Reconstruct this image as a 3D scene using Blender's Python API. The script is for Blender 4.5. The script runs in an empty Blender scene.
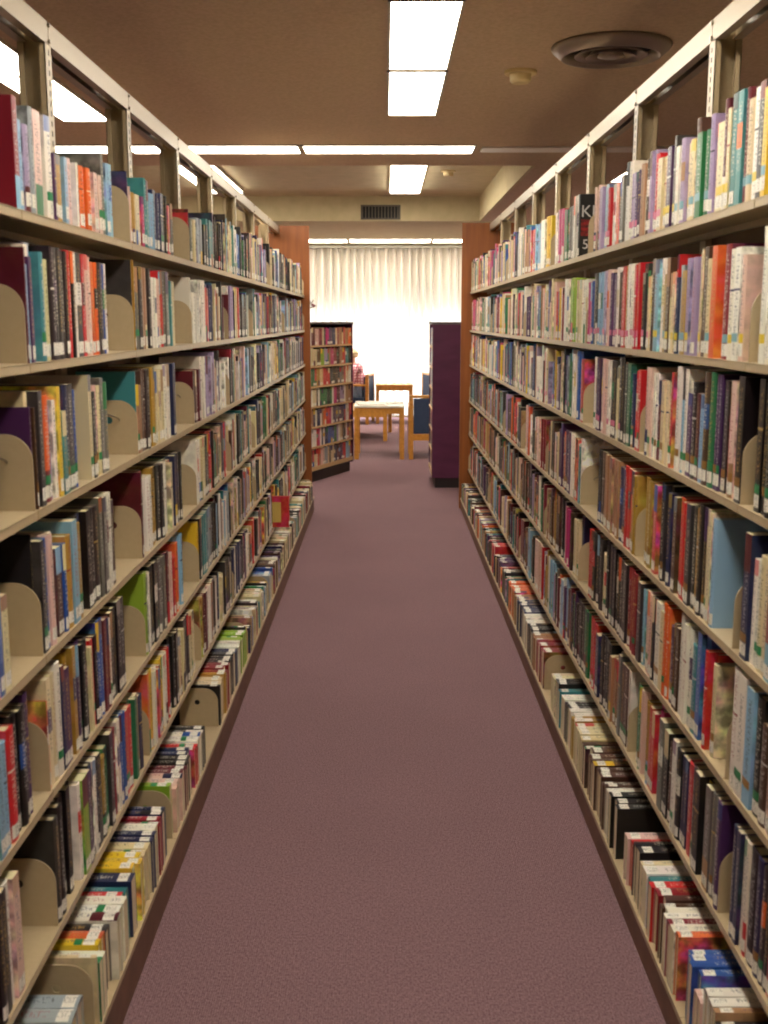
import bpy, bmesh, math, random
from mathutils import Vector, Matrix

random.seed(7)
PI = math.pi
scn = bpy.context.scene
COL = scn.collection
H = 1.634                      # eye height
F = 1100.0                     # focal length in pixels of the 768x1024 frame
TH = math.atan(192 / F)
CS, SN = math.cos(TH), math.sin(TH)
CX = 385.0

# ------------------------------------------------------------------ helpers
def link(o, parent=None):
    COL.objects.link(o)
    if parent is not None:
        o.parent = parent
    return o

def tag(o, label=None, cat=None, group=None, kind=None):
    if label: o['label'] = label
    if cat: o['category'] = cat
    if group: o['group'] = group
    if kind: o['kind'] = kind
    return o

def empty(name, loc=(0, 0, 0), rz=0.0):
    o = bpy.data.objects.new(name, None)
    o.empty_display_size = 0.05
    o.location = loc
    o.rotation_euler = (0, 0, rz)
    return link(o)

def obj(name, bm, mat, parent=None, smooth=False):
    me = bpy.data.meshes.new(name)
    bmesh.ops.recalc_face_normals(bm, faces=bm.faces)
    bm.to_mesh(me); bm.free()
    if mat: me.materials.append(mat)
    if smooth:
        for p in me.polygons: p.use_smooth = True
    return link(bpy.data.objects.new(name, me), parent)

def add_box(bm, x0, x1, y0, y1, z0, z1, bev=0.0, M=None):
    r = bmesh.ops.create_cube(bm, size=1.0)
    vs = r['verts']
    for v in vs:
        v.co = Vector((x0 + (v.co.x + .5) * (x1 - x0), y0 + (v.co.y + .5) * (y1 - y0), z0 + (v.co.z + .5) * (z1 - z0)))
    if bev > 0:
        es = list({e for v in vs for e in v.link_edges})
        r2 = bmesh.ops.bevel(bm, geom=es, offset=bev, segments=2, affect='EDGES', profile=.6)
        vs = list({v for f in r2['faces'] for v in f.verts} | {v for v in vs if v.is_valid})
    if M is not None:
        bmesh.ops.transform(bm, matrix=M, verts=[v for v in vs if v.is_valid])

def box(name, x0, x1, y0, y1, z0, z1, mat, parent=None, bev=0.0):
    bm = bmesh.new(); add_box(bm, x0, x1, y0, y1, z0, z1, bev)
    return obj(name, bm, mat, parent)

def struct(name, x0, x1, y0, y1, z0, z1, mat, bev=0.0):
    return tag(box(name, x0, x1, y0, y1, z0, z1, mat, None, bev), kind='structure')

def prism(bm, pts, z0, z1, axis='z'):
    """extrude a closed outline; axis says along which world axis"""
    def mp(p, h):
        if axis == 'z': return (p[0], p[1], h)
        if axis == 'y': return (p[0], h, p[1])
        return (h, p[0], p[1])
    a = [bm.verts.new(mp(p, z0)) for p in pts]
    b = [bm.verts.new(mp(p, z1)) for p in pts]
    n = len(pts)
    for i in range(n):
        bm.faces.new((a[i], a[(i + 1) % n], b[(i + 1) % n], b[i]))
    bm.faces.new(a[::-1]); bm.faces.new(b)

def lathe(bm, prof, seg=40, c=(0, 0, 0)):
    rings = []
    for r, z in prof:
        rings.append([bm.verts.new((c[0] + r * math.cos(2 * PI * k / seg), c[1] + r * math.sin(2 * PI * k / seg), c[2] + z)) for k in range(seg)])
    for a, b in zip(rings, rings[1:]):
        for k in range(seg):
            bm.faces.new((a[k], a[(k + 1) % seg], b[(k + 1) % seg], b[k]))
    bm.faces.new(rings[0]); bm.faces.new(rings[-1][::-1])

def tube(bm, pts, r, seg=8):
    rings = []
    pts = [Vector(p) for p in pts]
    up = Vector((0.13, 0.31, 0.94)).normalized()
    for i, p in enumerate(pts):
        t = (pts[min(i + 1, len(pts) - 1)] - pts[max(i - 1, 0)]).normalized()
        a = t.cross(up).normalized(); b = t.cross(a).normalized()
        rr = r[i] if isinstance(r, (list, tuple)) else r
        rings.append([bm.verts.new(p + a * rr * math.cos(2 * PI * k / seg) + b * rr * math.sin(2 * PI * k / seg)) for k in range(seg)])
    for a, b in zip(rings, rings[1:]):
        for k in range(seg):
            bm.faces.new((a[k], a[(k + 1) % seg], b[(k + 1) % seg], b[k]))
    bm.faces.new(rings[0]); bm.faces.new(rings[-1][::-1])

def s2l(c):
    return tuple(((v / 255) / 12.92 if v / 255 <= .04045 else (((v / 255) + .055) / 1.055) ** 2.4) for v in c)

# ------------------------------------------------------------------ materials
def new_mat(name, rgb, rough=.6, metal=0.0, spec=.5):
    m = bpy.data.materials.new(name); m.use_nodes = True
    b = m.node_tree.nodes['Principled BSDF']
    b.inputs['Base Color'].default_value = (*s2l(rgb), 1)
    b.inputs['Roughness'].default_value = rough
    b.inputs['Metallic'].default_value = metal
    b.inputs['Specular IOR Level'].default_value = spec
    return m

def N(m, t, **kw):
    n = m.node_tree.nodes.new(t)
    for k, v in kw.items():
        if k in n.inputs.keys(): n.inputs[k].default_value = v
        else: setattr(n, k, v)
    return n

def noisy(name, rgb1, rgb2, scale=(40, 40, 40), rough=.7, bump=0.0, detail=4, spec=.4, lo=.35, hi=.65, dist=.002):
    m = new_mat(name, rgb1, rough, 0, spec)
    L = m.node_tree.links; b = m.node_tree.nodes['Principled BSDF']
    tc = N(m, 'ShaderNodeTexCoord'); mp = N(m, 'ShaderNodeMapping'); mp.inputs['Scale'].default_value = scale
    nz = N(m, 'ShaderNodeTexNoise'); nz.inputs['Scale'].default_value = 1; nz.inputs['Detail'].default_value = detail
    cr = N(m, 'ShaderNodeValToRGB')
    cr.color_ramp.elements[0].color = (*s2l(rgb1), 1); cr.color_ramp.elements[0].position = lo
    cr.color_ramp.elements[1].color = (*s2l(rgb2), 1); cr.color_ramp.elements[1].position = hi
    L.new(tc.outputs['Object'], mp.inputs[0]); L.new(mp.outputs[0], nz.inputs['Vector']); L.new(nz.outputs[0], cr.inputs[0])
    L.new(cr.outputs[0], b.inputs['Base Color'])
    if bump:
        bp = N(m, 'ShaderNodeBump'); bp.inputs['Strength'].default_value = bump; bp.inputs['Distance'].default_value = dist
        L.new(nz.outputs[0], bp.inputs['Height']); L.new(bp.outputs[0], b.inputs['Normal'])
    return m

def emit(name, rgb, strength):
    m = bpy.data.materials.new(name); m.use_nodes = True
    nt = m.node_tree; nt.nodes.clear()
    e = nt.nodes.new('ShaderNodeEmission'); o = nt.nodes.new('ShaderNodeOutputMaterial')
    e.inputs[0].default_value = (*rgb, 1); e.inputs[1].default_value = strength
    nt.links.new(e.outputs[0], o.inputs[0])
    return m

M_steel = noisy('shelf_paint', (184, 164, 130), (188, 168, 134), (60, 60, 60), .36, .0, spec=.55)
M_gap_shade = noisy('gap_shade_sheet', (96, 78, 58), (104, 84, 62), (20, 20, 20), .6)  # dark brown stands in for the shade in the gaps around the books
M_kick = noisy('kick_vinyl', (100, 70, 54), (116, 82, 64), (12, 12, 12), .55)
M_rail = new_mat('rail_metal', (158, 144, 122), .38, .35, .5)
M_bolt = new_mat('bolt_metal', (150, 140, 125), .3, .9)
M_ceil = noisy('ceiling_paint', (202, 176, 148), (216, 190, 162), (55, 55, 55), .95, .35, 6, .2)
M_wall = noisy('wall_paint', (198, 182, 142), (206, 190, 150), (8, 8, 8), .9, .1)
M_coffer = noisy('coffer_paint', (205, 190, 148), (214, 198, 158), (8, 8, 8), .9, .1)
M_curt = None
M_dark = new_mat('dark_base', (36, 28, 30), .5)
M_purple = noisy('purple_laminate', (78, 32, 62), (88, 38, 70), (3, 3, 10), .45)
M_grille = new_mat('grille_metal', (92, 84, 72), .5, .3)
M_black = new_mat('black_void', (14, 12, 12), .8)
M_diff = new_mat('diffuser_metal', (158, 144, 132), .32, .5)
M_cream = new_mat('cream_plastic', (226, 204, 150), .5)
M_lamp = emit('lamp_glow', (1.0, .91, .76), 18.0)
M_frame = new_mat('fixture_frame', (190, 175, 150), .5)
M_fabric = noisy('blue_upholstery', (44, 56, 80), (62, 76, 104), (220, 220, 220), .9, .3)
M_paper = noisy('newsprint', (236, 232, 222), (190, 190, 188), (60, 8, 60), .8, 0, 6, lo=.55, hi=.72)

def wood(name, c1, c2, sc):
    return noisy(name, c1, c2, sc, .42, .08, 5, .5, .3, .7)
M_wood = wood('panel_wood', (128, 70, 28), (152, 88, 38), (26, 26, 1.6))
M_oak = wood('oak_wood', (190, 126, 44), (214, 152, 66), (30, 3, 30))

# carpet : fine ribbed weave
M_carpet = new_mat('carpet_pile', (120, 88, 92), .95, 0, .15)
def _carpet():
    m = M_carpet; L = m.node_tree.links; b = m.node_tree.nodes['Principled BSDF']
    tc = N(m, 'ShaderNodeTexCoord')
    mp = N(m, 'ShaderNodeMapping'); mp.inputs['Scale'].default_value = (210, 130, 1)
    nz = N(m, 'ShaderNodeTexNoise'); nz.inputs['Scale'].default_value = 1; nz.inputs['Detail'].default_value = 2
    L.new(tc.outputs['Object'], mp.inputs[0]); L.new(mp.outputs[0], nz.inputs['Vector'])
    n2 = N(m, 'ShaderNodeTexNoise'); n2.inputs['Scale'].default_value = 1.3; n2.inputs['Detail'].default_value = 3
    L.new(tc.outputs['Object'], n2.inputs['Vector'])
    cr = N(m, 'ShaderNodeValToRGB')
    e = cr.color_ramp.elements
    e[0].position = .3; e[0].color = (*s2l((104, 78, 86)), 1)
    e[1].position = .7; e[1].color = (*s2l((154, 122, 126)), 1)
    L.new(nz.outputs[0], cr.inputs[0])
    mx = N(m, 'ShaderNodeMix', data_type='RGBA', blend_type='MULTIPLY'); mx.inputs[0].default_value = .28
    L.new(cr.outputs[0], mx.inputs[6])
    c2 = N(m, 'ShaderNodeValToRGB'); c2.color_ramp.elements[0].position = .3; c2.color_ramp.elements[1].position = .7
    c2.color_ramp.elements[0].color = (.72, .72, .72, 1)
    L.new(n2.outputs[0], c2.inputs[0]); L.new(c2.outputs[0], mx.inputs[7])
    L.new(mx.outputs[2], b.inputs['Base Color'])
    wv = N(m, 'ShaderNodeTexWave'); wv.inputs['Scale'].default_value = 55; wv.inputs['Distortion'].default_value = .6
    L.new(tc.outputs['Object'], wv.inputs['Vector'])
    ad = N(m, 'ShaderNodeMath', operation='ADD'); L.new(nz.outputs[0], ad.inputs[0]); L.new(wv.outputs[1], ad.inputs[1])
    bp = N(m, 'ShaderNodeBump'); bp.inputs['Strength'].default_value = .5; bp.inputs['Distance'].default_value = .003
    L.new(ad.outputs[0], bp.inputs['Height']); L.new(bp.outputs[0], b.inputs['Normal'])
_carpet()

# curtain : woven cloth that lets daylight through
def _curtain():
    m = bpy.data.materials.new('curtain_cloth'); m.use_nodes = True
    nt = m.node_tree; nt.nodes.clear(); L = nt.links
    o = nt.nodes.new('ShaderNodeOutputMaterial')
    d = nt.nodes.new('ShaderNodeBsdfDiffuse'); d.inputs[0].default_value = (.66, .60, .53, 1)
    t = nt.nodes.new('ShaderNodeBsdfTranslucent'); t.inputs[0].default_value = (.80, .76, .70, 1)
    mx = nt.nodes.new('ShaderNodeMixShader'); mx.inputs[0].default_value = .5
    L.new(d.outputs[0], mx.inputs[1]); L.new(t.outputs[0], mx.inputs[2]); L.new(mx.outputs[0], o.inputs[0])
    return m
M_curt = _curtain()

# book material: Col = colour of each face (alpha: printed art on it), Tcol = lettering colour (alpha: lettering here)
def _book():
    m = bpy.data.materials.new('book_cover'); m.use_nodes = True
    nt = m.node_tree; L = nt.links; b = nt.nodes['Principled BSDF']
    a = N(m, 'ShaderNodeAttribute', attribute_name='Col')
    t = N(m, 'ShaderNodeAttribute', attribute_name='Tcol')
    uv = N(m, 'ShaderNodeUVMap', uv_map='UVMap')
    # art
    n1 = N(m, 'ShaderNodeTexNoise'); n1.inputs['Scale'].default_value = 14; n1.inputs['Detail'].default_value = 2
    L.new(uv.outputs[0], n1.inputs['Vector'])
    hs = N(m, 'ShaderNodeHueSaturation'); hs.inputs['Saturation'].default_value = .9
    mr = N(m, 'ShaderNodeMapRange'); mr.inputs[1].default_value = .3; mr.inputs[2].default_value = .7; mr.inputs[3].default_value = .38; mr.inputs[4].default_value = .62
    L.new(n1.outputs[0], mr.inputs[0]); L.new(mr.outputs[0], hs.inputs['Hue'])
    mr2 = N(m, 'ShaderNodeMapRange'); mr2.inputs[1].default_value = .4; mr2.inputs[2].default_value = .6; mr2.inputs[3].default_value = .45; mr2.inputs[4].default_value = 1.5
    n2 = N(m, 'ShaderNodeTexNoise'); n2.inputs['Scale'].default_value = 22; n2.inputs['Detail'].default_value = 3
    L.new(uv.outputs[0], n2.inputs['Vector']); L.new(n2.outputs[0], mr2.inputs[0]); L.new(mr2.outputs[0], hs.inputs['Value'])
    L.new(a.outputs['Color'], hs.inputs['Color'])
    m1 = N(m, 'ShaderNodeMix', data_type='RGBA')
    L.new(a.outputs['Alpha'], m1.inputs[0]); L.new(a.outputs['Color'], m1.inputs[6]); L.new(hs.outputs[0], m1.inputs[7])
    # lettering strokes: uv.x across the spine 0..1, uv.y metres * 100 along it
    sx = N(m, 'ShaderNodeSeparateXYZ'); L.new(uv.outputs[0], sx.inputs[0])
    vo = N(m, 'ShaderNodeTexNoise'); vo.inputs['Detail'].default_value = 1; vo.inputs['Scale'].default_value = 1
    mp = N(m, 'ShaderNodeMapping'); mp.inputs['Scale'].default_value = (3.2, 2.6, 1)
    L.new(uv.outputs[0], mp.inputs[0]); L.new(mp.outputs[0], vo.inputs['Vector'])
    g = N(m, 'ShaderNodeMath', operation='GREATER_THAN'); g.inputs[1].default_value = .55; L.new(vo.outputs[0], g.inputs[0])
    def cmp(sock, op, v):
        q = N(m, 'ShaderNodeMath', operation=op); q.inputs[1].default_value = v; L.new(sock, q.inputs[0]); return q.outputs[0]
    def mul(x, y):
        q = N(m, 'ShaderNodeMath', operation='MULTIPLY'); L.new(x, q.inputs[0]); L.new(y, q.inputs[1]); return q.outputs[0]
    k = mul(g.outputs[0], mul(cmp(sx.outputs[0], 'GREATER_THAN', .26), cmp(sx.outputs[0], 'LESS_THAN', .74)))
    k = cmp(mul(k, t.outputs['Alpha']), 'MULTIPLY', .62)
    m2 = N(m, 'ShaderNodeMix', data_type='RGBA'); L.new(k, m2.inputs[0]); L.new(m1.outputs[2], m2.inputs[6]); L.new(t.outputs['Color'], m2.inputs[7])
    L.new(m2.outputs[2], b.inputs['Base Color'])
    b.inputs['Roughness'].default_value = .38
    b.inputs['Specular IOR Level'].default_value = .45
    return m
M_book = _book()

# ------------------------------------------------------------------ books
PAL = {'K': ((24, 20, 22), 'black'), 'k': ((52, 46, 46), 'charcoal'), 'g': ((108, 104, 98), 'grey'), 's': ((150, 158, 166), 'silver-blue'),
       'W': ((232, 226, 212), 'white'), 'C': ((216, 200, 156), 'cream'), 'R': ((196, 30, 36), 'red'), 'D': ((136, 24, 40), 'crimson'),
       'M': ((96, 26, 38), 'maroon'), 'O': ((220, 98, 34), 'orange'), 'Y': ((224, 186, 40), 'yellow'), 'y': ((172, 134, 52), 'ochre'),
       'L': ((140, 176, 50), 'lime green'), 'E': ((38, 112, 70), 'green'), 'T': ((54, 126, 132), 'teal'), 'A': ((134, 176, 204), 'pale blue'),
       'B': ((44, 84, 160), 'blue'), 'N': ((34, 38, 78), 'navy'), 'P': ((72, 40, 86), 'dark purple'), 'V': ((160, 142, 178), 'lavender'),
       'I': ((190, 44, 112), 'magenta'), 'S': ((222, 186, 172), 'pale pink'), 't': ((166, 124, 88), 'tan'), 'b': ((76, 48, 36), 'brown')}

def jit(c, a=10):
    d = random.uniform(-a, a)
    return tuple(max(4, min(246, v + d + random.uniform(-a, a) * .6)) for v in c)

class Q:
    """quads with colour, lettering colour and uv"""
    def __init__(s): s.v = []; s.f = []; s.c = []; s.t = []; s.uv = []
    def quad(s, p, col, art=0.0, tc=None, uv=None):
        i = len(s.v); s.v += p; s.f.append(tuple(range(i, i + len(p))))
        s.c.append((*s2l(col), art)); s.t.append((*s2l(tc), 1.0) if tc else (0, 0, 0, 0))
        s.uv.append(uv if uv else [(0, 0)] * len(p))
    def add(s, o, M):
        i = len(s.v); s.v += [tuple(M @ Vector(p)) for p in o.v]
        s.f += [tuple(k + i for k in f) for f in o.f]; s.c += o.c; s.t += o.t; s.uv += o.uv
    def build(s, name, parent=None, M=None):
        me = bpy.data.meshes.new(name)
        me.from_pydata(s.v if M is None else [tuple(M @ Vector(p)) for p in s.v], [], s.f)
        nl = len(me.loops)
        ca = me.color_attributes.new('Col', 'FLOAT_COLOR', 'CORNER'); ta = me.color_attributes.new('Tcol', 'FLOAT_COLOR', 'CORNER')
        ul = me.uv_layers.new(name='UVMap')
        cb = []; tb = []; ub = []
        for f, c, t, u in zip(s.f, s.c, s.t, s.uv):
            for k in range(len(f)):
                cb += c; tb += t; ub += u[k]
        ca.data.foreach_set('color', cb); ta.data.foreach_set('color', tb); ul.data.foreach_set('uv', ub)
        me.materials.append(M_book)
        return link(bpy.data.objects.new(name, me), parent)

def mixc(a, b, f): return tuple(x * (1 - f) + y * f for x, y in zip(a, b))

def book_geo(t, h, d, col, art=False, label='white', sticker=None, hard=True, simple=False):
    """spine at x=0 facing +x, pages towards -x, thickness 0..t along y, height 0..h along z. Returns cover, pages, label, sticker"""
    cov, pag, lab, stk = Q(), Q(), Q(), Q()
    lum = sum(col) / 3
    w = .0024 if hard else .0007
    b = min(.004, t * .13) if hard else .0006
    ns = (2 if simple else 4) if hard else 2
    prof = []
    for i in range(ns + 1):
        s = i / ns
        prof.append((b * (1 - (2 * s - 1) ** 2) - b, t * s))
    # bands of the spine
    tcol = random.choice([(226, 220, 204), (226, 220, 204), (200, 200, 196), (196, 166, 96)]) if lum < 120 else random.choice([(30, 26, 30), (40, 40, 90), (150, 30, 34), (30, 26, 30)])
    c2 = jit(PAL[random.choice('KWCRNYBEtMOAP')][0])
    st = random.random()
    zs = [(0, .2, col, None)]
    if st < .46: zs = [(0, .24, col, None), (.24, .92, col, tcol), (.92, 1, col, None)]
    elif st < .62: zs = [(0, .25, col, None), (.25, .62, col, tcol), (.62, .64, tcol, None), (.64, .68, col, None), (.68, .95, col, tcol), (.95, 1, col, None)]
    elif st < .71: zs = [(0, .22, col, None), (.22, .7, col, tcol), (.7, 1, c2, None)]
    elif st < .78: zs = [(0, .3, c2, None), (.3, .9, col, tcol), (.9, 1, col, None)]
    elif st < .84: zs = [(0, .3, col, None), (.3, .5, col, tcol), (.5, .72, c2, (240, 235, 220) if sum(c2) < 360 else (20, 20, 24)), (.72, .9, col, tcol), (.9, 1, col, None)]
    else: zs = [(0, .28, col, None), (.28, .85, col, tcol), (.85, 1, mixc(col, c2, .5), None)]
    off = random.uniform(0, 50)
    for z0, z1, c, tc in zs:
        for i in range(ns):
            (xa, ya), (xb, yb) = prof[i], prof[i + 1]
            ua, ub = ya / t, yb / t
            p = [(xa, ya, z0 * h), (xb, yb, z0 * h), (xb, yb, z1 * h), (xa, ya, z1 * h)]
            cov.quad(p, c, .35 if art else 0, tc, [(ua, off + z0 * h * 100), (ub, off + z0 * h * 100), (ub, off + z1 * h * 100), (ua, off + z1 * h * 100)])
    x0 = prof[0][0]
    ar = 1.0 if art else (.25 if random.random() < .5 else 0)
    uo = random.uniform(0, 9)
    for y, sgn in ((0, 1), (t, -1)):
        p = [(-d, y, 0), (x0, y, 0), (x0, y, h), (-d, y, h)]
        cov.quad(p, col, ar, None, [(uo, 0), (uo + d, 0), (uo + d, h), (uo, h)])
        yi = y + sgn * w
        cov.quad([(-d, yi, 0), (x0 - w, yi, 0), (x0 - w, yi, h), (-d, yi, h)], mixc(col, (200, 190, 170), .5))
        cov.quad([(-d, y, 0), (-d, yi, 0), (-d, yi, h), (-d, y, h)], col)
        for z in (0, h):
            cov.quad([(-d, y, z), (x0, y, z), (x0 - w, yi, z), (-d, yi, z)], col)
    for z in (0, h):
        cov.quad([(a[0], a[1], z) for a in prof] + [(x0 - w, t - w, z), (x0 - w, w, z)], col)
    cov.quad([(x0 - w, w, 0), (x0 - w, t - w, 0), (x0 - w, t - w, h), (x0 - w, w, h)], col)
    g = .004 if hard else .0008
    pc = jit((222, 208, 172), 8)
    xa, xb, ya, yb, za, zb = -d + g, x0 - w - .0003, w + .0002, t - w - .0002, g, h - g
    if yb - ya < .002: ya, yb = t * .2, t * .8
    for p in ([(xa, ya, za), (xb, ya, za), (xb, yb, za), (xa, yb, za)], [(xa, ya, zb), (xb, ya, zb), (xb, yb, zb), (xa, yb, zb)],
              [(xa, ya, za), (xa, yb, za), (xa, yb, zb), (xa, ya, zb)], [(xa, ya, za), (xb, ya, za), (xb, ya, zb), (xa, ya, zb)],
              [(xa, yb, za), (xb, yb, za), (xb, yb, zb), (xa, yb, zb)]):
        pag.quad(p, pc)
    e = .0005
    def wrap(q, z0, z1, c, tc, inset=0.0):
        for i in range(ns):
            (xa, ya), (xb, yb) = prof[i], prof[i + 1]
            ya = max(ya, inset * t); yb = min(yb, (1 - inset) * t)
            if yb <= ya: continue
            ua, ub = ya / t, yb / t
            q.quad([(xa + e, ya, z0), (xb + e, yb, z0), (xb + e, yb, z1), (xa + e, ya, z1)], c, 0, tc,
                   [(ua, off + z0 * 180), (ub, off + z0 * 180), (ub, off + z1 * 180), (ua, off + z1 * 180)])
    z = random.uniform(.006, .012)
    if label:
        wrap(lab, z, z + .026, (236, 232, 220), (40, 40, 44), .04)
    if sticker:
        wrap(stk, z + .028, z + .028 + .018, sticker, None, .02)
    return cov, pag, lab, stk

XF = {'L': .68, 'R': .726}; XB = {'L': .616, 'R': .661}; XC = {'L': .88, 'R': .885}
SZS = {'L': [.204, -.082, -.368, -.663, -.950, -1.250], 'R': [.235, -.084, -.374, -.681, -.972, -1.283]}      # shelf tops relative to the eye
BASEZS = {'L': -1.511, 'R': -1.540}
TOPS = {'L': .764, 'R': .797}
PITCH, NB = .9144, 10
YENDS = {'L': 9.44, 'R': 9.55}
JOS = {q: [YENDS[q] - PITCH * k for k in range(NB + 1)][::-1] for q in 'LR'}  # joints, near to far

def y_of(side, row, xpx):
    if row < 6: X = XF[side] - .003; Z = SZS[side][row]
    else: X = XB[side]; Z = BASEZS[side]
    off = abs(xpx - CX) or 1
    return (F * X / off + Z * SN) / CS

def matrix(side, row, y, t, back, d=0.0):
    """local book frame -> world. y = near end of the book"""
    if row < 6:
        z = H + SZS[side][row]
        if side == 'L':
            M = Matrix.Translation((-XF['L'] - back, y, z))
        else:
            M = Matrix.Translation((XF['R'] + back, y + t, z)) @ Matrix.Rotation(PI, 4, 'Z')
        return M
    z = H + BASEZS[side] + d + .0005
    # lies on its fore edge, spine up, foot of the spine towards the aisle; x->Z
    if side == 'L':
        R = Matrix(((0, 0, -1, 0), (0, 1, 0, 0), (1, 0, 0, 0), (0, 0, 0, 1)))
        return Matrix.Translation((-XB['L'] - back, y, z)) @ R
    R = Matrix(((0, 0, 1, 0), (0, -1, 0, 0), (1, 0, 0, 0), (0, 0, 0, 1)))
    return Matrix.Translation((XB['R'] + back, y + t, z)) @ R

TOK = {
 ('L', 0): "16@ 24D6f 29A3 33A3 38V3 42s6 49S6 61W6 63P1 70y1 73A1 78S1 83V1 85W1 92O1 100O1 107S1 112g5 118A4 129@ 130P5 134S2 139y1 143C1 148I1 152T5 155A3 160A3 168N4 171K4 174R2 178g3 188@ 191R3 193D4 197g2 200C2 205s3 210K2 215T4",
 ('L', 1): "23@ 28M7 31R6 34A5 39P6 43W8 47V8 51T7 54k5 58C6 65k8 69k8 75k8 78R8 81K8 84W8 89k8 92R8 99S8 105O7 110k7 112B7 118W7 135@ 137k9 139y9 142N8 145g8 148k8 152t8 156k8 160W6 164S6 167R8 172g8 175T6 178C6 191@ 196W8 202W4 208W8 212R6 216N7",
 ('L', 2): "4N5 33@ 36P6 41b6 46C8 50k8 53C8 59O7 62V5 65W6 68Y8 72T4 76N8 81k8 84B7 98C9f 101K6 104S7 107C7 110g8 114g7 139@ 142T8 147t5 151b8 156k8 160y8 168C7 173W8 176E8 180N8 194@ 197M5 200b5 205M5 210W8 215V8",
 ('L', 3): "5R5 9B6 15C4 43@ 48K9 53k8 57B8 61S8 66W8 71b5 74B5 79y6 84A8 88y7 94K8 98K8 102K8 106k8 112g9 118W9 121b7 144@ 147M9 152M9 158W7 163y8 168k8 171W8 175E8 178C7 182N8 187k8 198@ 204W8 208C8 212k8 216R8",
 ('L', 4): "5K7 17A6 24R7 34K8 37k8 41P9 53@ 55O5 64C8 69W9 72N8 77P7 83y9 89P9 96K8 98C6 101R7 104K7 110B9 115M8 118W7 123k8 130K9 150@ 152L9 156W8 164K9 170g8 174M8 177S7 180R5 183O8 187A9 200@ 203Y7 206k8 210T8 214s8 218k8",
 ('L', 5): "3I6 8M5 18K9 23W9 29S9 64@ 67k8 75K9 82K9 86k9 89W8 94L8 97P8 100k8 103W8 105k7 108k8 112y6 115E7 118k9 123D8 126W9 131B9 138R8 142E8 145t8 148N7 154@ 155O9 158Y9 162W8 165R7 168Y8 171W8 174R8 176N8 180K9 183k9 188C7 193k9 198C8 204@ 206y8 210M8 214W8",
 ('L', 6): "76t4 88s5 97_ 101@ 103C6 106E4 109W4 112Y5 116O5 120k4 124W5 131W5 134R4 137T4 141N5 149Y6 155C5 159N5 162W5 166D5 170N5 173_ 177@ 179L6 186S4 190M4 194K4 197N4 200R3 204W4 207k4 215_ 222@ 223K6 226C6 228y6 232D6 237k6 240N5 243W5 248L5",
 ('R', 0): "766W7 757Y5f 751K6 745W6 738C5 734M7 724T7 721C5 717M7 711C4 707S4 703V6 701B6 691E4 687b7 682C4 678C4 674V5 671W4 669k6 665C4 661P5 657C4 653C4 649R5 645V6 642b5 639@ 634t5 630P4 626V4 620W7 616g5 612O4 608W4 604R4 599A5 595V5 591S6 588@ 577_ 574K7f 571W7 566g5 561E5 556I6 552W6 548@ 543Y6 538W6 533A6 528R5",
 ('R', 1): "764A8 753W9 741@ 733S6f 727W7 721W7 715D8 710R8 705O8 700C6 696b8 694C8 686V7 680V7 676y5 673s6 670N4 668R8 663C5 660b8 657y5 653W8 649A8 646b8 642C5 637k6 634k8 630R8 627W8 623W8 620y8 617R8 613b7 611W8 606P7 603S8 600V8 597A8 593A8 590k8 587B6 584I6 582@ 577W7 572C7 567L8 562W8",
 ('R', 2): "765R6 758K5 748K9 735@ 730K9 725D9 720S8 716R8 712k8 706P9 701E9 696b9 692A5 689M5 684K7 680P5 677W9 674A9 670W9 667B8 665R8 656C6 650M6 646W7 641S8 638s8 635@ 631R7 628y6 626N6 623E8 619k8 615k9 611C7 607k8 603W8 599S8 596b8 592P8 589W8 581@ 577R7 573B9 569W8",
 ('R', 3): "768D8 760D8 750C7 742W6 736N9 729@ 708_ 704A8f 698C9 691k9 688y8 684k8 680k8 675R8 671R8 668b8 664K8 661N8 656k9 654K9 645R8 638y8 632@ 628y7 620R8 614N7 608t8 601t8 597b8 594k8 579@ 577W8 574T6 571O7 567W8 562P8",
 ('R', 4): "766R5 758S5 751b5 744K8 737A8 724W9 721@ 711_ 703C6f 697R7 689B9 684T6 678W8 672W9 667b6 663P5 658O8 655C6 651W7 647k7 644S7 640S7 636A6 633k7 631b8 622D8 616k8 611K8 602K9 598C5 593k8 589k8 586R8 578@ 574N8 570C6 566b7 562I7 558K8 552b8",
 ('R', 5): "768K6 759R6 751k8 746N8 739K8 732W8 725N8 714@ 709P8 703g8 698g8 688K8 684k8 679R7 674N7 670K7 667W8 662b6 658K7 654g8 648I9 643R7 639y7 635S8 630E8 625@ 622W8 616b8 612g9 606t6 601K8 597k8 592N6 586R8 580E8 574k8",
 ('R', 6): "697W7 690S3 684B6 678B6 674_ 670O6f 666W6 662D5 657W5 652b5 648D5 645R5 642T5 638W5 636C5 634_ 628K6 624R4 621S4 613_ 606K6 602W5 599b5 597_ 588b5 583b4 580b4 572C5 569y5 566W5 562k5 559W5 556T4 553K6 549C5 541@ 534D6 531t5 526K5 522W5 516N6 513t5 507O6",
}
RANDPAL = {
 'L': "KkkkKWWWCCCRNNBTEgsAPVDMYSbtWCKkKkC",
 'Rhi': "WWCCCSSVgsAtbkKRDNBTYWCSEPI",
 'Rlo': "KkkbbRDMMNPgtCWSTEOyKkKVA",
}
STICK = {'Y': (222, 196, 60), 'Q': (120, 168, 180), 'G': (40, 130, 80), 'P': (214, 120, 150), 'N': (150, 108, 50)}

records = []      # every book
plates = []       # bookends (side, row, y, seg)

def hsize(row, dg, side='L'):
    return (.125 + .013 * dg) * (1.07 if side == 'R' else 1) if row < 6 else (.105 + .009 * dg)

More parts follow.
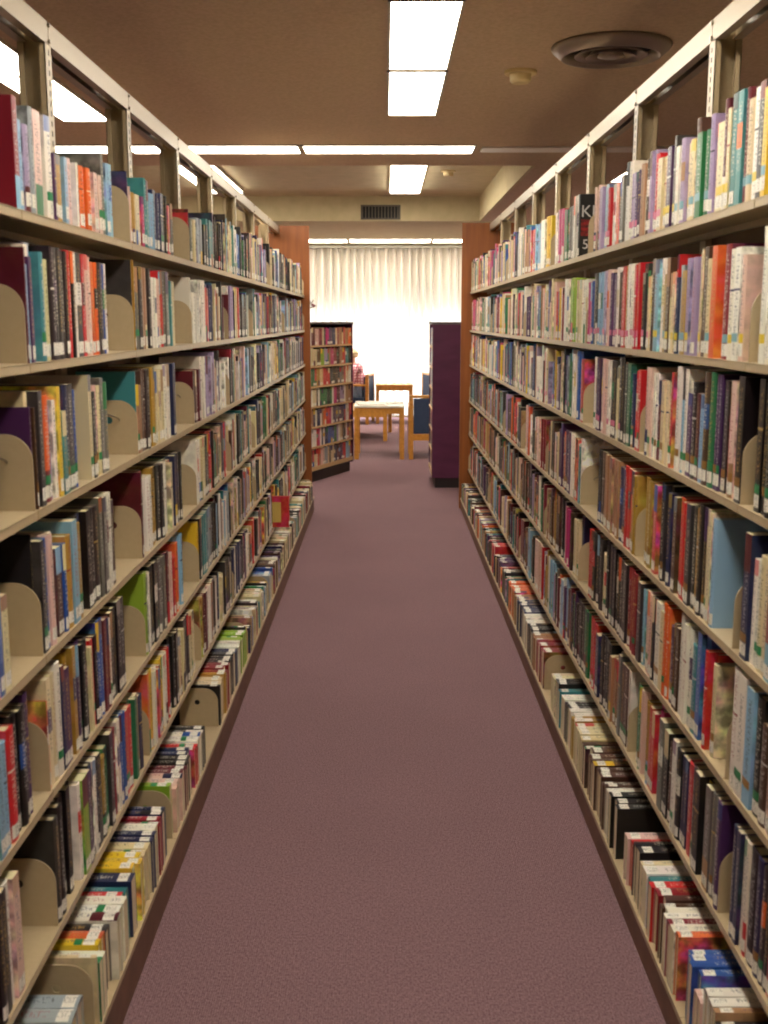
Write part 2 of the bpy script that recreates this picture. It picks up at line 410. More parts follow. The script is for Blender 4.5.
def put(side, row, y, t, code, dg, seg, tok, back=None, rnd=False):
    if row < 6:
        h = min(hsize(row, dg, side) + random.uniform(-.003, .003), .275 if side == 'R' and row else .262); d = min(.185, h * random.uniform(.64, .74))
    else:
        d = hsize(row, dg) + random.uniform(-.004, .004); h = min(.215, d * random.uniform(1.35, 1.5))
    if side == 'L' and row == 5 and y < 6.66 and y + t > 6.61: return
    if back is None: back = random.uniform(0.001, .010) + (random.random() < .12) * .012
    records.append(dict(side=side, row=row, y=y, t=t, h=h, d=d, code=code, dg=dg, seg=seg, tok=tok, back=back))

def fill(side, row, ya, yb, seg, pal):
    y = ya
    while True:
        t = min(.052, max(.009, random.lognormvariate(math.log(.022), .42)))
        if random.random() < .06:                      # a run of one series
            n, code, dg = random.randint(3, 6), random.choice(pal), random.choice((5, 6, 7, 8))
        else:
            n, code, dg = 1, random.choice(pal), random.choice((4, 5, 6, 6, 7, 7, 8, 8, 9) if row < 6 else (2, 3, 4, 5, 5, 6))
        for _ in range(n):
            if y + t > yb: return y
            put(side, row, y, t, code, dg, seg, 0, rnd=True)
            y += t + .0006

for (side, row), s in TOK.items():
    JO = JOS[side]
    pal = RANDPAL['L'] if side == 'L' else (RANDPAL['Rhi'] if row < 3 else RANDPAL['Rlo'])
    toks = s.split()
    x0 = 0 if side == 'L' else 768
    if row == 6: x0 = 30 if side == 'L' else 705
    y = y_of(side, row, x0)
    # nearer than the frame
    for a, b in zip(JO, JO[1:]):
        if a < y: 
            fill(side, row, a + .004, min(b - .02, y - .002), -1, pal)
    seg = 0; n = 0
    for tk in toks:
        i = 0
        while tk[i].isdigit(): i += 1
        xp = int(tk[:i]); c = tk[i]
        y1 = y_of(side, row, xp)
        if c == '@':
            yj = min(JO, key=lambda j: abs(j - y1)) if row < 6 else y1
            if row < 6 and abs(yj - y1) > .16: yj = y1
            yp = max(yj - .006, y + .002)
            plates.append((side, row, yp, seg)); y = yp + .010; seg += 1; n = 0
            continue
        if c == '_':
            y = y1; continue
        dg = int(tk[i + 1]); w = y1 - y
        if w < .007: y1 = y + .008; w = .008
        if tk.endswith('f'):
            t = .026; put(side, row, y1 - t, t, c, dg, seg, n); n += 1; y = y1 + .0005; continue
        k = max(1, math.ceil(w / .046))
        for q in range(k):
            put(side, row, y, w / k - .0006, c, dg, seg, n); n += 1
            y += w / k
    # the rest of the run, bay by bay
    for a, b in zip(JO, JO[1:]):
        if b <= y + .03: continue
        s0 = max(a + .005, y)
        gap = random.choice((.0, .03, .06, .10, .16)) if row < 6 else random.choice((.0, .05, .12))
        e = b - .008 - gap
        fill(side, row, s0, e, seg, pal)
        if random.random() < (.85 if side == 'L' else .45):
            plates.append((side, row, b - .008, seg))
        seg += 1

# how large each shows: spine area plus what stands clear of its nearer neighbour
def proj(x, y, z):
    z -= H
    dep = y * CS - z * SN
    return CX + F * x / dep, 512 + F * (-z * CS - y * SN) / dep, dep
for r in records:
    M = matrix(r['side'], r['row'], r['y'], r['t'], r['back'], r['d']); r['M'] = M
    pts = [proj(*(M @ Vector(p))) for p in ((0, 0, 0), (0, r['t'], 0), (0, r['t'], r['h']), (0, 0, r['h']))]
    inside = [p for p in pts if -6 < p[0] < 774 and -6 < p[1] < 1030 and p[2] > .3]
    a = 0
    for i in range(4):
        p, q = pts[i], pts[(i + 1) % 4]; a += p[0] * q[1] - q[0] * p[1]
    r['area'] = abs(a) / 2 * (len(inside) / 4)
    if r['row'] == 6: r['area'] *= 2.2
big = sorted(records, key=lambda r: -(r['area'] + (1e6 if r['side'] == 'R' and r['row'] == 0 and r['code'] == 'K' and 3.9 < r['y'] < 4.5 else 0)))[:299]
bigset = {id(r) for r in big}
for r in records: r['big'] = id(r) in bigset

def style(r):
    side, row, y = r['side'], r['row'], r['y']
    lab = random.random() < (.82 if row < 6 else .9)
    stk = None
    if side == 'R':
        near = y < 3.0
        if row == 0: stk = random.choice(('Y', 'Q', 'Y', 'Q', None)) if near else random.choice(('P', 'P', None, None)) if y < 4 else None
        elif row == 1: stk = random.choice(('Y', 'Q', 'Y', None)) if near else random.choice(('P', 'P', 'P', None)) if y < 4 else random.choice(('G', None, None))
        elif row == 2: stk = random.choice(('G', 'G', 'N', None)) if near else random.choice(('P', 'G', None, None))
        elif row in (3, 4, 5): stk = random.choice(('G', None, None, None, 'N'))
    else:
        stk = random.choice(('G',) + (None,) * 9) if row > 0 else random.choice(('G',) + (None,) * 6)
        if row == 2 and y < 3 and random.random() < .2: stk = 'N'
    art = random.random() < .35 and r['code'] not in 'KM'
    hard = random.random() < .6
    return lab, STICK.get(stk), art, hard

ROWN = ['top shelf', 'second shelf down', 'third shelf down', 'fourth shelf down', 'fifth shelf down', 'sixth shelf down', 'base shelf']
ORD = ['first', 'second', 'third', 'fourth', 'fifth', 'sixth', 'seventh', 'eighth', 'ninth', 'tenth', 'eleventh', 'twelfth', 'thirteenth', 'fourteenth', 'fifteenth',
       'sixteenth', 'seventeenth', 'eighteenth', 'nineteenth', 'twentieth', 'twenty-first', 'twenty-second', 'twenty-third', 'twenty-fourth', 'twenty-fifth',
       'twenty-sixth', 'twenty-seventh', 'twenty-eighth', 'twenty-ninth', 'thirtieth', 'thirty-first', 'thirty-second', 'thirty-third', 'thirty-fourth',
       'thirty-fifth', 'thirty-sixth', 'thirty-seventh', 'thirty-eighth', 'thirty-ninth', 'fortieth']
for _t in ('fort', 'fift', 'sixt', 'sevent'):
    _c = {'fort': 'forty', 'fift': 'fifty', 'sixt': 'sixty', 'sevent': 'seventy'}[_t]
    if _t != 'fort': ORD.append(_t + 'ieth')
    ORD += [_c + '-' + u for u in ORD[:9]]
SEGN = ['before the nearest bookend', 'past the nearest bookend', 'past the second bookend', 'past the third bookend', 'past the fourth bookend']
SIDEN = {'L': 'left stack', 'R': 'right stack'}
mass = Q()
special = {}
count = {}
for r in sorted(records, key=lambda r: (r['side'], r['row'], r['y'])):
    lab, stk, art, hard = style(r)
    c = jit(PAL[r['code']][0], 7)
    if not r['big']:
        far = r['y'] > 5
        if r['row'] < 6 and r['y'] < 1.5: lab = stk = None
        for q in book_geo(r['t'], r['h'], r['d'], c, art, lab, stk, hard, simple=True): mass.add(q, r['M'])
        continue
    key = (r['side'], r['row'], r['seg']); k = count.get(key, 0); count[key] = k + 1
    cov, pag, lb, sk = book_geo(r['t'], r['h'], r['d'], c, art, lab, stk, hard)
    root = empty('book'); root.matrix_world = r['M']
    thick = 'thick ' if r['t'] > .036 else ('thin ' if r['t'] < .018 else '')
    tall = 'tall ' if r['h'] > .225 and r['row'] < 6 else ('short ' if r['h'] < .16 and r['row'] < 6 else '')
    up = ' lying spine up' if r['row'] == 6 else ''
    root['label'] = f"{tall}{thick}{PAL[r['code']][1]} book{up}, {ORD[k]} {SEGN[min(r['seg'], 4)]}, {ROWN[r['row']]}, {SIDEN[r['side']]}"
    root['category'] = 'book'
    root['group'] = f"books on the {ROWN[r['row']]} of the {SIDEN[r['side']]}"
    cov.build('cover', root); pag.build('page_block', root)
    if lb.f: lb.build('spine_label', root)
    if sk.f: sk.build('genre_sticker', root)
    r['root'] = root
mo = mass.build('books')
tag(mo, 'many smaller or farther library books filling both long stacks behind the nearest ones', 'books', None, 'stuff')

# block lettering on the black book on the right top shelf and the red spines low on the left
def text(name, body, size, M, mat, parent, ext=.0003, sx=1.0):
    cu = bpy.data.curves.new(name, 'FONT'); cu.body = body; cu.size = size; cu.extrude = ext; cu.align_x = 'CENTER'; cu.align_y = 'CENTER'
    tmp = bpy.data.objects.new(name, cu); COL.objects.link(tmp)
    dg = bpy.context.evaluated_depsgraph_get(); me = bpy.data.meshes.new_from_object(tmp.evaluated_get(dg))
    bpy.data.objects.remove(tmp)
    me.transform(M @ Matrix.Scale(sx, 4, (1, 0, 0))); me.materials.clear(); me.materials.append(mat)
    return link(bpy.data.objects.new(name, me), parent)
M_ink = new_mat('silver_ink', (205, 205, 205), .5)
M_redart = noisy('red_cover_art', (160, 20, 24), (30, 10, 14), (30, 30, 60), .4)
for r in records:
    if r['side'] == 'R' and r['row'] == 0 and r['code'] == 'K' and 3.6 < r['y'] < 4.6 and r['big']:
        # local frame: near cover is the +y face (y = t) because right-side books are turned round
        t = r['t']; d = r['d']; h = r['h']
        # a plane facing +y local, reading direction: towards -x... as seen from the near side x runs aisle -> back
        B = Matrix(((-1, 0, 0, 0), (0, 0, 1, t + .0003), (0, 1, 0, 0), (0, 0, 0, 1)))
        text('cover_title', 'KL', .062, Matrix.Translation((-d * .25, 0, h * .72)) @ B, M_ink, r['root'])
        text('cover_title', '5', .05, Matrix.Translation((-d * .16, 0, h * .20)) @ B, M_ink, r['root'])
        box('cover_art', -d * .95, -d * .05, t + .0001, t + .0004, h * .34, h * .6, M_redart, r['root'])
        break

# ------------------------------------------------------------------ bookends
def plate_bm(dx):
    """upright plate in the x-z plane with rounded top corners, a hole, and a tongue; aisle edge at x=0, going to -x*dx"""
    bm = bmesh.new()
    W, Hh, R = .145, .150, .052
    out = [(0, 0)]
    for k in range(9):
        a = k / 8 * PI / 2; out.append((-R + R * math.cos(a), Hh - R + R * math.sin(a)))
    for k in range(9):
        a = PI / 2 + k / 8 * PI / 2; out.append((-W + R + R * math.cos(a), Hh - R + R * math.sin(a)))
    out.append((-W, 0))
    hole = [(-.078 + .010 * math.cos(2 * PI * k / 16), .095 + .010 * math.sin(2 * PI * k / 16)) for k in range(16)]
    def loop(pts, y): 
        vs = [bm.verts.new((dx * p[0], y, p[1])) for p in pts]
        return vs, [bm.edges.new((vs[i], vs[(i + 1) % len(vs)])) for i in range(len(vs))]
    rings = []
    for y in (0, .0035):
        a, ea = loop(out, y); b, eb = loop(hole, y)
        bmesh.ops.triangle_fill(bm, edges=ea + eb, use_beauty=True)
        rings.append((a, b))
    for q in (0, 1):
        A, B = rings[0][q], rings[1][q]
        for i in range(len(A)): bm.faces.new((A[i], A[(i + 1) % len(A)], B[(i + 1) % len(A)], B[i]))
    return bm
def tongue_bm(dx):
    bm = bmesh.new(); a, b = sorted((-.005 * dx, -.14 * dx)); add_box(bm, a, b, .0035, .009, 0, .0016); return bm
def wire_bm(dx):
    bm = bmesh.new()
    pts = [(dx * (-.078 + .03 * math.cos(a)), -.004 - .055 * math.sin(a) ** 2, .095 + .055 * a / PI) for a in [PI * k / 12 for k in range(13)]]
    tube(bm, pts, .0022, 6); return bm
PM = {}
def bookend(side, row, y, seg, last):
    dx = 1 if side == 'L' else -1
    X = (-(XF['L'] + .004) if side == 'L' else XF['R'] + .004) if row < 6 else (-(XB['L'] + .012) if side == 'L' else XB['R'] + .012)
    z = H + (SZS[side][row] if row < 6 else BASEZS[side])
    root = empty('bookend', (X, y, z))
    if (side, 'p') not in PM:
        o = obj('plate', plate_bm(dx), M_steel, root); t = obj('tongue', tongue_bm(dx), M_steel, root); w = obj('wire_loop', wire_bm(dx), M_bolt)
        PM[(side, 'p')] = o.data; PM[(side, 't')] = t.data; PM[(side, 'w')] = w.data
        bpy.data.objects.remove(w)
    else:
        link(bpy.data.objects.new('plate', PM[(side, 'p')]), root); link(bpy.data.objects.new('tongue', PM[(side, 't')]), root)
    if (side == 'R' and y < 5 and row < 6) or (side == 'L' and row == 2 and y < 4): link(bpy.data.objects.new('wire_loop', PM[(side, 'w')]), root)
    nth = ['nearest', 'second', 'third', 'fourth', 'fifth', 'sixth', 'seventh', 'eighth', 'ninth', 'tenth'][min(seg, 9)]
    root['label'] = f"tan steel bookend with rounded top, {nth} along the {ROWN[row]}, {SIDEN[side]}"
    root['category'] = 'bookend'; root['group'] = 'steel bookends on the long stacks'
cnt = {}
for side, row, y, seg in sorted(plates, key=lambda p: p[2]):
    k = cnt.get((side, row), 0); cnt[(side, row)] = k + 1
    bookend(side, row, y, k, 0)

# ------------------------------------------------------------------ the long shelving stacks
def stack(side):
    sg = -1 if side == 'L' else 1
    xf, xb, xc = XF[side], XB[side], XC[side]
    root = empty('library_shelving', (sg * xc, 0, 0))
    ox = -sg * xc
    def B(name, a, b, y0, y1, z0, z1, mat, par=root, bev=0.0):
        x0, x1 = sorted((sg * a + ox, sg * b + ox)); return box(name, x0, x1, y0, y1, z0, z1, mat, par, bev)
    top = H + TOPS[side]; SZ = SZS[side]; BASEZ = BASEZS[side]; JO = JOS[side]; YEND = YENDS[side]
    # shelves : pan with a rolled front lip and end joints
    for k, (a, b) in enumerate(zip(JO, JO[1:])):
        for z in SZ:
            bm = bmesh.new()
            zz = H + z
            x0, x1 = sorted((sg * xf + ox, sg * (xc - .002) + ox)); add_box(bm, x0, x1, a + .0012, b - .0012, zz - .0035, zz)
            x0, x1 = sorted((sg * xf + ox, sg * (xf + .012) + ox)); add_box(bm, x0, x1, a + .0012, b - .0012, zz - .0185, zz - .0001, .0016)
            x0, x1 = sorted((sg * (xc - .014) + ox, sg * (xc - .002) + ox)); add_box(bm, x0, x1, a + .0012, b - .0012, zz - .0185, zz - .0035)
            obj('shelf', bm, M_steel, root)
        bm = bmesh.new()
        zz = H + BASEZ
        x0, x1 = sorted((sg * xb + ox, sg * (xc + .0) + ox)); add_box(bm, x0, x1, a + .0012, b - .0012, zz - .0035, zz)
        x0, x1 = sorted((sg * xb + ox, sg * (xb + .010) + ox)); add_box(bm, x0, x1, a + .0012, b - .0012, zz - .016, zz - .0001, .0016)
        obj('base_shelf', bm, M_steel, root)
        B('kick_plate', xb + .002, xb + .012, a + .0006, b - .0006, .0, zz - .016, M_kick)
        B('light_block_panel', xc + .018, xc + .024, a + .02, b - .02, zz - .01, H + SZ[0] - .004, M_gap_shade)  # added sheet, keeps light from coming through and darkens the gaps
    # uprights: lipped channels opening towards the camera end, slotted face to the aisle
    for k, j in enumerate(JO[:-1]):
        bm = bmesh.new()
        w0, w1 = xc, xc + .072
        def bb(a, b, y0, y1, z0, z1):
            x0, x1 = sorted((sg * a + ox, sg * b + ox)); add_box(bm, x0, x1, y0, y1, z0, z1)
        bb(w0, w0 + .003, j - .030, j + .026, 0, top)
        bb(w1 - .003, w1, j - .030, j + .026, 0, top)
        bb(w0, w1, j + .023, j + .026, 0, top)
        bb(w0, w0 + .016, j - .030, j - .0275, 0, top - .0505)
        bb(w1 - .016, w1, j - .030, j - .0275, 0, top - .0505)
        up = obj('upright', bm, M_steel, root)
        if 1 < j < 6:
            bm = bmesh.new()
            z = H + SZ[0] + .02
            while z < top - .06:
                x0, x1 = sorted((sg * (w0 - .0004) + ox, sg * (w0 + .001) + ox)); add_box(bm, x0, x1, j - .004, j + .004, z, z + .014)
                z += .0254
            obj('slots', bm, M_black, up)
        bm = bmesh.new()
        for z in (top - .008, top - .048):
            bmesh.ops.create_cone(bm, cap_ends=True, segments=10, radius1=.006, radius2=.005, depth=.008,
                                  matrix=Matrix.Translation((sg * (w0 - .003) + ox, j, z)) @ Matrix.Rotation(PI / 2, 4, 'Y'))
        obj('bolt', bm, M_bolt, up)
    for a, b in zip(JO, JO[1:]):
        bm = bmesh.new()
        for (p, q, z0, z1) in ((xc, xc + .003, top - .056, top), (xc + .069, xc + .072, top - .056, top), (xc, xc + .072, top - .003, top),
                               (xc, xc + .026, top - .056, top - .053), (xc + .046, xc + .072, top - .056, top - .053)):
            x0, x1 = sorted((sg * p + ox, sg * q + ox)); add_box(bm, x0, x1, a + .027, b - .031, z0, z1)
        bm2 = obj('top_rail', bm, M_rail, root)
        B('rail_cover', xc - .0012, xc + .0005, a + .002, b - .002, top - .0565, top + .0005, M_rail, bm2)
    # wooden end panel across both faces
    pe = B('end_panel', (.634 if side == 'L' else .651), 2 * xc - .6, YEND + .004, YEND + .032, 0, top + .011, M_wood, root, .002)
    return root
sl = stack('L'); tag(sl, 'long beige steel library shelving on the left of the aisle, open top rail', 'bookshelf', 'steel library stacks')
sr = stack('R'); tag(sr, 'long beige steel library shelving on the right of the aisle, open top rail', 'bookshelf', 'steel library stacks')

# red book pulled out of the sixth shelf on the left
t = .03
ro = empty('book'); ro.matrix_world = Matrix.Translation((-.585, 6.62, H + SZS['L'][5]))
cov, pag, lb, sk = book_geo(t, .19, .155, PAL['R'][0], False, True, None, True)
cov.build('cover', ro); pag.build('page_block', ro); lb.build('spine_label', ro)
box('cover_art', -.115, -.050, -.0006, -.0001, .03, .155, new_mat('yellow_art', (206, 176, 92), .5), ro)
tag(ro, 'red book with yellow panel sticking out into the aisle, sixth shelf down, left stack', 'book', 'books on the sixth shelf down of the left stack')

# ------------------------------------------------------------------ room
CZ = H + 1.23; CZ2 = H + 1.53
XL, XR, YB, YW = -5.5, 5.5, -2.5, 18.9
struct('floor', XL, XR, YB, YW + .1, -.06, 0, M_carpet)
struct('wall_left', XL - .1, XL, YB, YW + .1, 0, CZ2 + .1, M_wall)
struct('wall_right', XR, XR + .1, YB, YW + .1, 0, CZ2 + .1, M_wall)
struct('wall_back', XL, XR, YB - .1, YB, 0, CZ2 + .1, M_wall)
bm = bmesh.new()
YC0, YC1, XC0, XC1 = 9.25, 14.3, -4.0, 1.2
add_box(bm, XL, XR, YB, YC0, CZ, CZ + .1)
add_box(bm, XC1, XR, YC0, YC1, CZ, CZ + .1)
add_box(bm, XL, XC0, YC0, YC1, CZ, CZ + .1)
obj_ceil = obj('ceiling', bm, M_ceil); tag(obj_ceil, kind='structure')
bm = bmesh.new(); add_box(bm, XL, XR, YC1, YW + .1, CZ, CZ + .1)
tag(obj('ceiling_window_side', bm, M_wall), kind='structure')
bm = bmesh.new()
add_box(bm, XC0 - .05, XC1 + .05, YC0 - .05, YC1 + .05, CZ2, CZ2 + .1)
tag(obj('ceiling_coffer', bm, M_coffer), kind='structure')
bm = bmesh.new()
add_box(bm, XC1 - .012, XC1 + .02, YC0, YC1, CZ - .001, CZ2)
add_box(bm, XC0 - .02, XC0 + .012, YC0, YC1, CZ - .001, CZ2)
add_box(bm, XC0, XC1, YC1 - .012, YC1 + .02, CZ - .001, CZ2)
add_box(bm, XC0, XC1, YC0 - .02, YC0 + .005, CZ + .001, CZ2)
tag(obj('trim_1', bm, M_coffer), kind='structure')
# window wall
WX0, WX1, WZ0, WZ1 = -1.45, 1.65, .12, 1.66
bm = bmesh.new()
add_box(bm, XL, WX0, YW, YW + .1, 0, CZ2 + .1); add_box(bm, WX1, XR, YW, YW + .1, 0, CZ2 + .1)
add_box(bm, WX0, WX1, YW, YW + .1, 0, WZ0); add_box(bm, WX0, WX1, YW, YW + .1, WZ1, CZ2 + .1)
tag(obj('wall_window', bm, M_wall), kind='structure')
bm = bmesh.new()
for k in range(3):
    x = WX0 + (WX1 - WX0) * k / 2; add_box(bm, x - .03, x + .03, YW + .03, YW + .07, WZ0, WZ1)
add_box(bm, WX0, WX1, YW + .03, YW + .07, WZ0, WZ0 + .05); add_box(bm, WX0, WX1, YW + .03, YW + .07, WZ1 - .05, WZ1)
tag(obj('window_1', bm, new_mat('aluminium', (170, 168, 160), .4, .6)), kind='structure')
bm = bmesh.new(); add_box(bm, XL, XR, YW - .10, YW, .0, .10)
tag(obj('baseboard_window', bm, M_steel), kind='structure')

# curtain and its track
def curtain(x0, x1, ph):
    n = int((x1 - x0) / .011); zs = [.05, .5, 1.0, 1.6, 2.2, 2.6, CZ - .065]
    vs = []; fs = []
    R = random.Random(3)
    phs = 0; prof = []
    amp = .04; per = .128
    for i in range(n + 1):
        if i % 12 == 0: amp = R.uniform(.05, .075); per = R.uniform(.11, .15)
        phs += .011 / per * 2 * PI
        prof.append((x0 + (x1 - x0) * i / n, amp * (math.sin(phs) + .25 * math.sin(2 * phs + .6))))
    for zi, z in enumerate(zs):
        for i, (x, d) in enumerate(prof):
            k = 1.0 + .15 * math.sin(i * .05 + zi)
            vs.append((x, YW - .36 + d * k, z))
    for r in range(len(zs) - 1):
        for i in range(n):
            a = r * (n + 1) + i; fs.append((a, a + 1, a + n + 2, a + n + 1))
    me = bpy.data.meshes.new('curtain_panel'); me.from_pydata(vs, [], fs); me.materials.append(M_curt)
    for p in me.polygons: p.use_smooth = True
    return bpy.data.objects.new('curtain', me)
c1 = curtain(-4.5, 4.5, 0); link(c1)
tag(c1, 'long pleated cream curtain glowing with daylight across the far window', 'curtain')
tr = box('curtain_track', -4.6, 4.6, YW - .40, YW - .32, CZ - .062, CZ - .012, new_mat('track_metal', (150, 146, 132), .35, .6))
tag(tr, 'slim metal curtain track running along the ceiling above the curtain', 'curtain track')

# ceiling fixtures
def fixture(x0, x1, y0, y1, z, label, group, drop=.012, cat='ceiling light'):
    xm, ym = (x0 + x1) / 2, (y0 + y1) / 2
    root = empty('ceiling_light', (xm, ym, z))
    hx, hy = (x1 - x0) / 2, (y1 - y0) / 2
    bm = bmesh.new(); f = .014
    add_box(bm, -hx, -hx + f, -hy, hy, -drop, 0); add_box(bm, hx - f, hx, -hy, hy, -drop, 0)
    add_box(bm, -hx, hx, -hy, -hy + f, -drop, 0); add_box(bm, -hx, hx, hy - f, hy, -drop, 0)
    obj('light_frame', bm, M_frame, root)
    bm = bmesh.new(); add_box(bm, -hx + f, hx - f, -hy + f, hy - f, (-drop + .003) if drop < .03 else -drop - .02, -.001)
    obj('diffuser', bm, M_lamp, root)
    tag(root, label, cat, group)
G1 = 'fluorescent ceiling lights'
fixture(.01, .315, 4.54, 5.742, CZ, 'white fluorescent panel over the aisle, nearer of the pair above the carpet', G1)
fixture(.01, .315, 5.778, 6.98, CZ, 'white fluorescent panel over the aisle, farther of the pair, near the strip light', G1)
fixture(-2.01, -1.70, 4.68, 5.89, CZ, 'white fluorescent panel seen through the left rail, nearer of two', G1)
fixture(-2.01, -1.70, 5.90, 7.18, CZ, 'white fluorescent panel seen through the left rail, farther of two', G1)
fixture(2.02, 2.33, 3.82, 5.04, CZ, 'white fluorescent panel at the right edge above the right stack, nearer of two', G1)
fixture(2.02, 2.33, 5.05, 6.27, CZ, 'white fluorescent panel beyond the right stack rail, farther of two', G1)
fixture(2.01, 2.32, 9.02, 10.24, CZ, 'white fluorescent panel glimpsed over the tops of the right stack books', G1)
fixture(.01, .315, 1.0, 3.3, CZ, 'unseen fluorescent panel added above the aisle start to brighten the near shelves', G1)  # unseen light, added to lift the near end of the stacks
fixture(.01, .315, -2.2, .1, CZ, 'unseen fluorescent panel added behind the viewpoint to brighten surfaces facing the camera', G1)  # another added light out of view, brightens bookends and covers facing the camera
fixture(.05, .42, 10.9, 13.5, CZ2, 'wide white fluorescent box in the raised ceiling above the wall vent', G1, .032)
fixture(-2.11, -1.68, 10.9, 13.5, CZ2, 'wide white fluorescent box in the raised ceiling crossing the left rail', G1, .032)
# long strip across the ceiling, unit by unit
nm = ['right-hand end unit of the strip light across the ceiling, beside the unlit end',
      'middle unit of the strip light across the ceiling, meeting the left rail',
      'strip light unit across the ceiling seen under the left rail',
      'strip light unit far over beyond the left stack']
for k in range(4):
    x1 = .655 - k * 1.27
    fixture(x1 - 1.255, x1, 8.17, 8.54, CZ, 'long white ' + nm[k], 'strip light units across the ceiling', .010)
o = box('trim_2', .70, 4.5, 8.24, 8.46, CZ - .012, CZ, new_mat('strip_cover', (226, 216, 204), .4), None, .002)
tag(o, kind='structure')
nm2 = ['centre', 'first to the left of centre', 'first to the right of centre', 'second to the left of centre', 'second to the right of centre']
for n_, x in zip(nm2, (.08, -1.23, 1.39, -2.54, 2.70)):
    fixture(x - .645, x + .645, 17.42, 18.1, CZ, f'white strip light unit in front of the curtain, {n_}', 'strip light units by the curtain', .010)

# round air diffuser
root = empty('air_vent', (1.03, 5.30, CZ))
bm = bmesh.new(); lathe(bm, [(.20, -.001), (.268, -.001), (.272, -.008), (.262, -.022), (.225, -.052), (.218, -.052), (.205, -.03), (.20, -.010), (.20, -.001)], 64); obj('outer_cone', bm, M_diff, root, True)
for R0, z0 in ((.165, -.038), (.115, -.044)):
    bm = bmesh.new(); lathe(bm, [(R0 * .72, z0 + .026), (R0, z0 - .006), (R0 * .98, z0 - .010), (R0 * .68, z0 + .020), (R0 * .72, z0 + .026)], 48); obj('cone_ring', bm, M_diff, root, True)
bm = bmesh.new(); lathe(bm, [(.001, -.02), (.05, -.03), (.062, -.046), (.03, -.056), (.001, -.056)], 32); obj('centre_cone', bm, M_diff, root, True)
bm = bmesh.new(); lathe(bm, [(.001, -.0005), (.21, -.0005), (.21, -.006), (.001, -.006)], 40); obj('dark_throat', bm, M_black, root)
tag(root, 'round metal air diffuser set in the brown ceiling above the right stack', 'air vent')
# detectors
def detector(x, y, z, r, lab):
    root = empty('smoke_detector', (x, y, z))
    bm = bmesh.new(); lathe(bm, [(.001, 0), (r, 0), (r, -.012), (r * .95, -.016), (.001, -.016)], 32); obj('base_plate', bm, M_cream, root, False)
    bm = bmesh.new(); lathe(bm, [(.001, -.016), (r * .68, -.016), (r * .64, -.048), (r * .5, -.058), (.001, -.058)], 32); obj('sensor_head', bm, M_cream, root, False)
    tag(root, lab, 'smoke detector', 'smoke detectors')
detector(.68, 5.82, CZ, .082, 'cream round smoke detector on the brown ceiling beside the round diffuser')
detector(.66, 11.9, CZ2, .08, 'small cream smoke detector in the raised ceiling behind the wide light box')
# wall vent on the coffer's back face
root = empty('wall_vent', (-.055, YC1 - .014, CZ + .105))
bm = bmesh.new()
add_box(bm, -.25, .25, -.012, 0, -.09, -.07); add_box(bm, -.25, .25, -.012, 0, .07, .09); add_box(bm, -.25, -.23, -.012, 0, -.09, .09); add_box(bm, .23, .25, -.012, 0, -.09, .09)
obj('vent_frame', bm, M_grille, root)
bm = bmesh.new(); add_box(bm, -.235, .235, -.004, -.001, -.075, .075); obj('dark_backing', bm, M_black, root)
bm = bmesh.new()
for k in range(12): add_box(bm, -.235 + k * .0405, -.223 + k * .0405, -.010, -.005, -.072, .072)
obj('louvres', bm, M_grille, root)
tag(root, 'dark louvred air return grille on the cream wall of the raised ceiling', 'air vent')

# ------------------------------------------------------------------ low bookcases beyond the stacks
def low_case(x, y, rz, L, label, rowcols, end_mat, dep=.26, vis_from=0.0, two=False, group=None):
    """x,y = far aisle-side corner of the face; local: face at x=0 facing +x, length along -y, depth towards -x"""
    root = empty('low_bookcase', (x, y, 0), rz)
    HT = 1.615; nb = 7; z0 = .16; pitch = (HT - .03 - z0) / nb
    box('plinth', -dep + .02, -.03, -L + .02, -.02, 0, .10, M_dark, root)
    box('top_board', -dep, .012, -L, .0, HT - .025, HT, new_mat('grey_top', (92, 84, 84), .5), root, .003)
    box('back_board', -dep, -dep + .015, -L + .02, -.02, .10, HT - .025, end_mat, root)
    box('end_panel', -dep, .004, -.02, 0, .10 if not two else .10, HT - .025, end_mat, root)
    box('end_panel', -dep - (.0), .004, -L, -L + .02, .10, HT - .025, end_mat, root)
    M_edge = new_mat('shelf_edge', (196, 160, 116), .5)
    for k in range(nb):
        box('shelf', -dep + .015, .006, -L + .02, -.02, z0 + k * pitch - .04 * (k == 0) - .0, z0 + k * pitch + .0 if k else z0, M_edge, root) if k == 0 else \
        box('shelf', -dep + .015, .006, -L + .02, -.02, z0 + k * pitch - .018, z0 + k * pitch, M_edge, root)
    tag(root, label, 'bookcase', group)
    out = []; R2 = random.Random(11)
    Mr = Matrix.Translation((x, y, 0)) @ Matrix.Rotation(rz, 4, 'Z')
    for k, s in enumerate(rowcols):          # k = 0 is the top row; string runs near -> far, ends at the far end panel
        yy = -.022
        s2 = s if two else ''.join(ch + (ch if R2.random() < .7 else R2.choice('KWCRtD')) for ch in s)
        for q, c in enumerate(reversed(s2)):
            t = random.uniform(.034, .046) if not two else random.uniform(.042, .052); h = random.uniform(.165, .180) if c != '_' else 0
            if c != '_':
                cov, pag, lb, sk = book_geo(t - .001, h, .108, jit(PAL[c][0], 8), random.random() < .12, random.random() < .3, None, False)
                allq = Q(); I = Matrix.Identity(4)
                for g_ in (cov, pag, lb): allq.add(g_, I)
                b_ = allq.build('paperback', None)
                b_.matrix_world = Mr @ Matrix.Translation((-.006, yy - t, z0 + (nb - 1 - k) * pitch + .0005))
                out.append((b_, k, q, c))
            yy -= t
            if yy < -L + .05: break
    return out
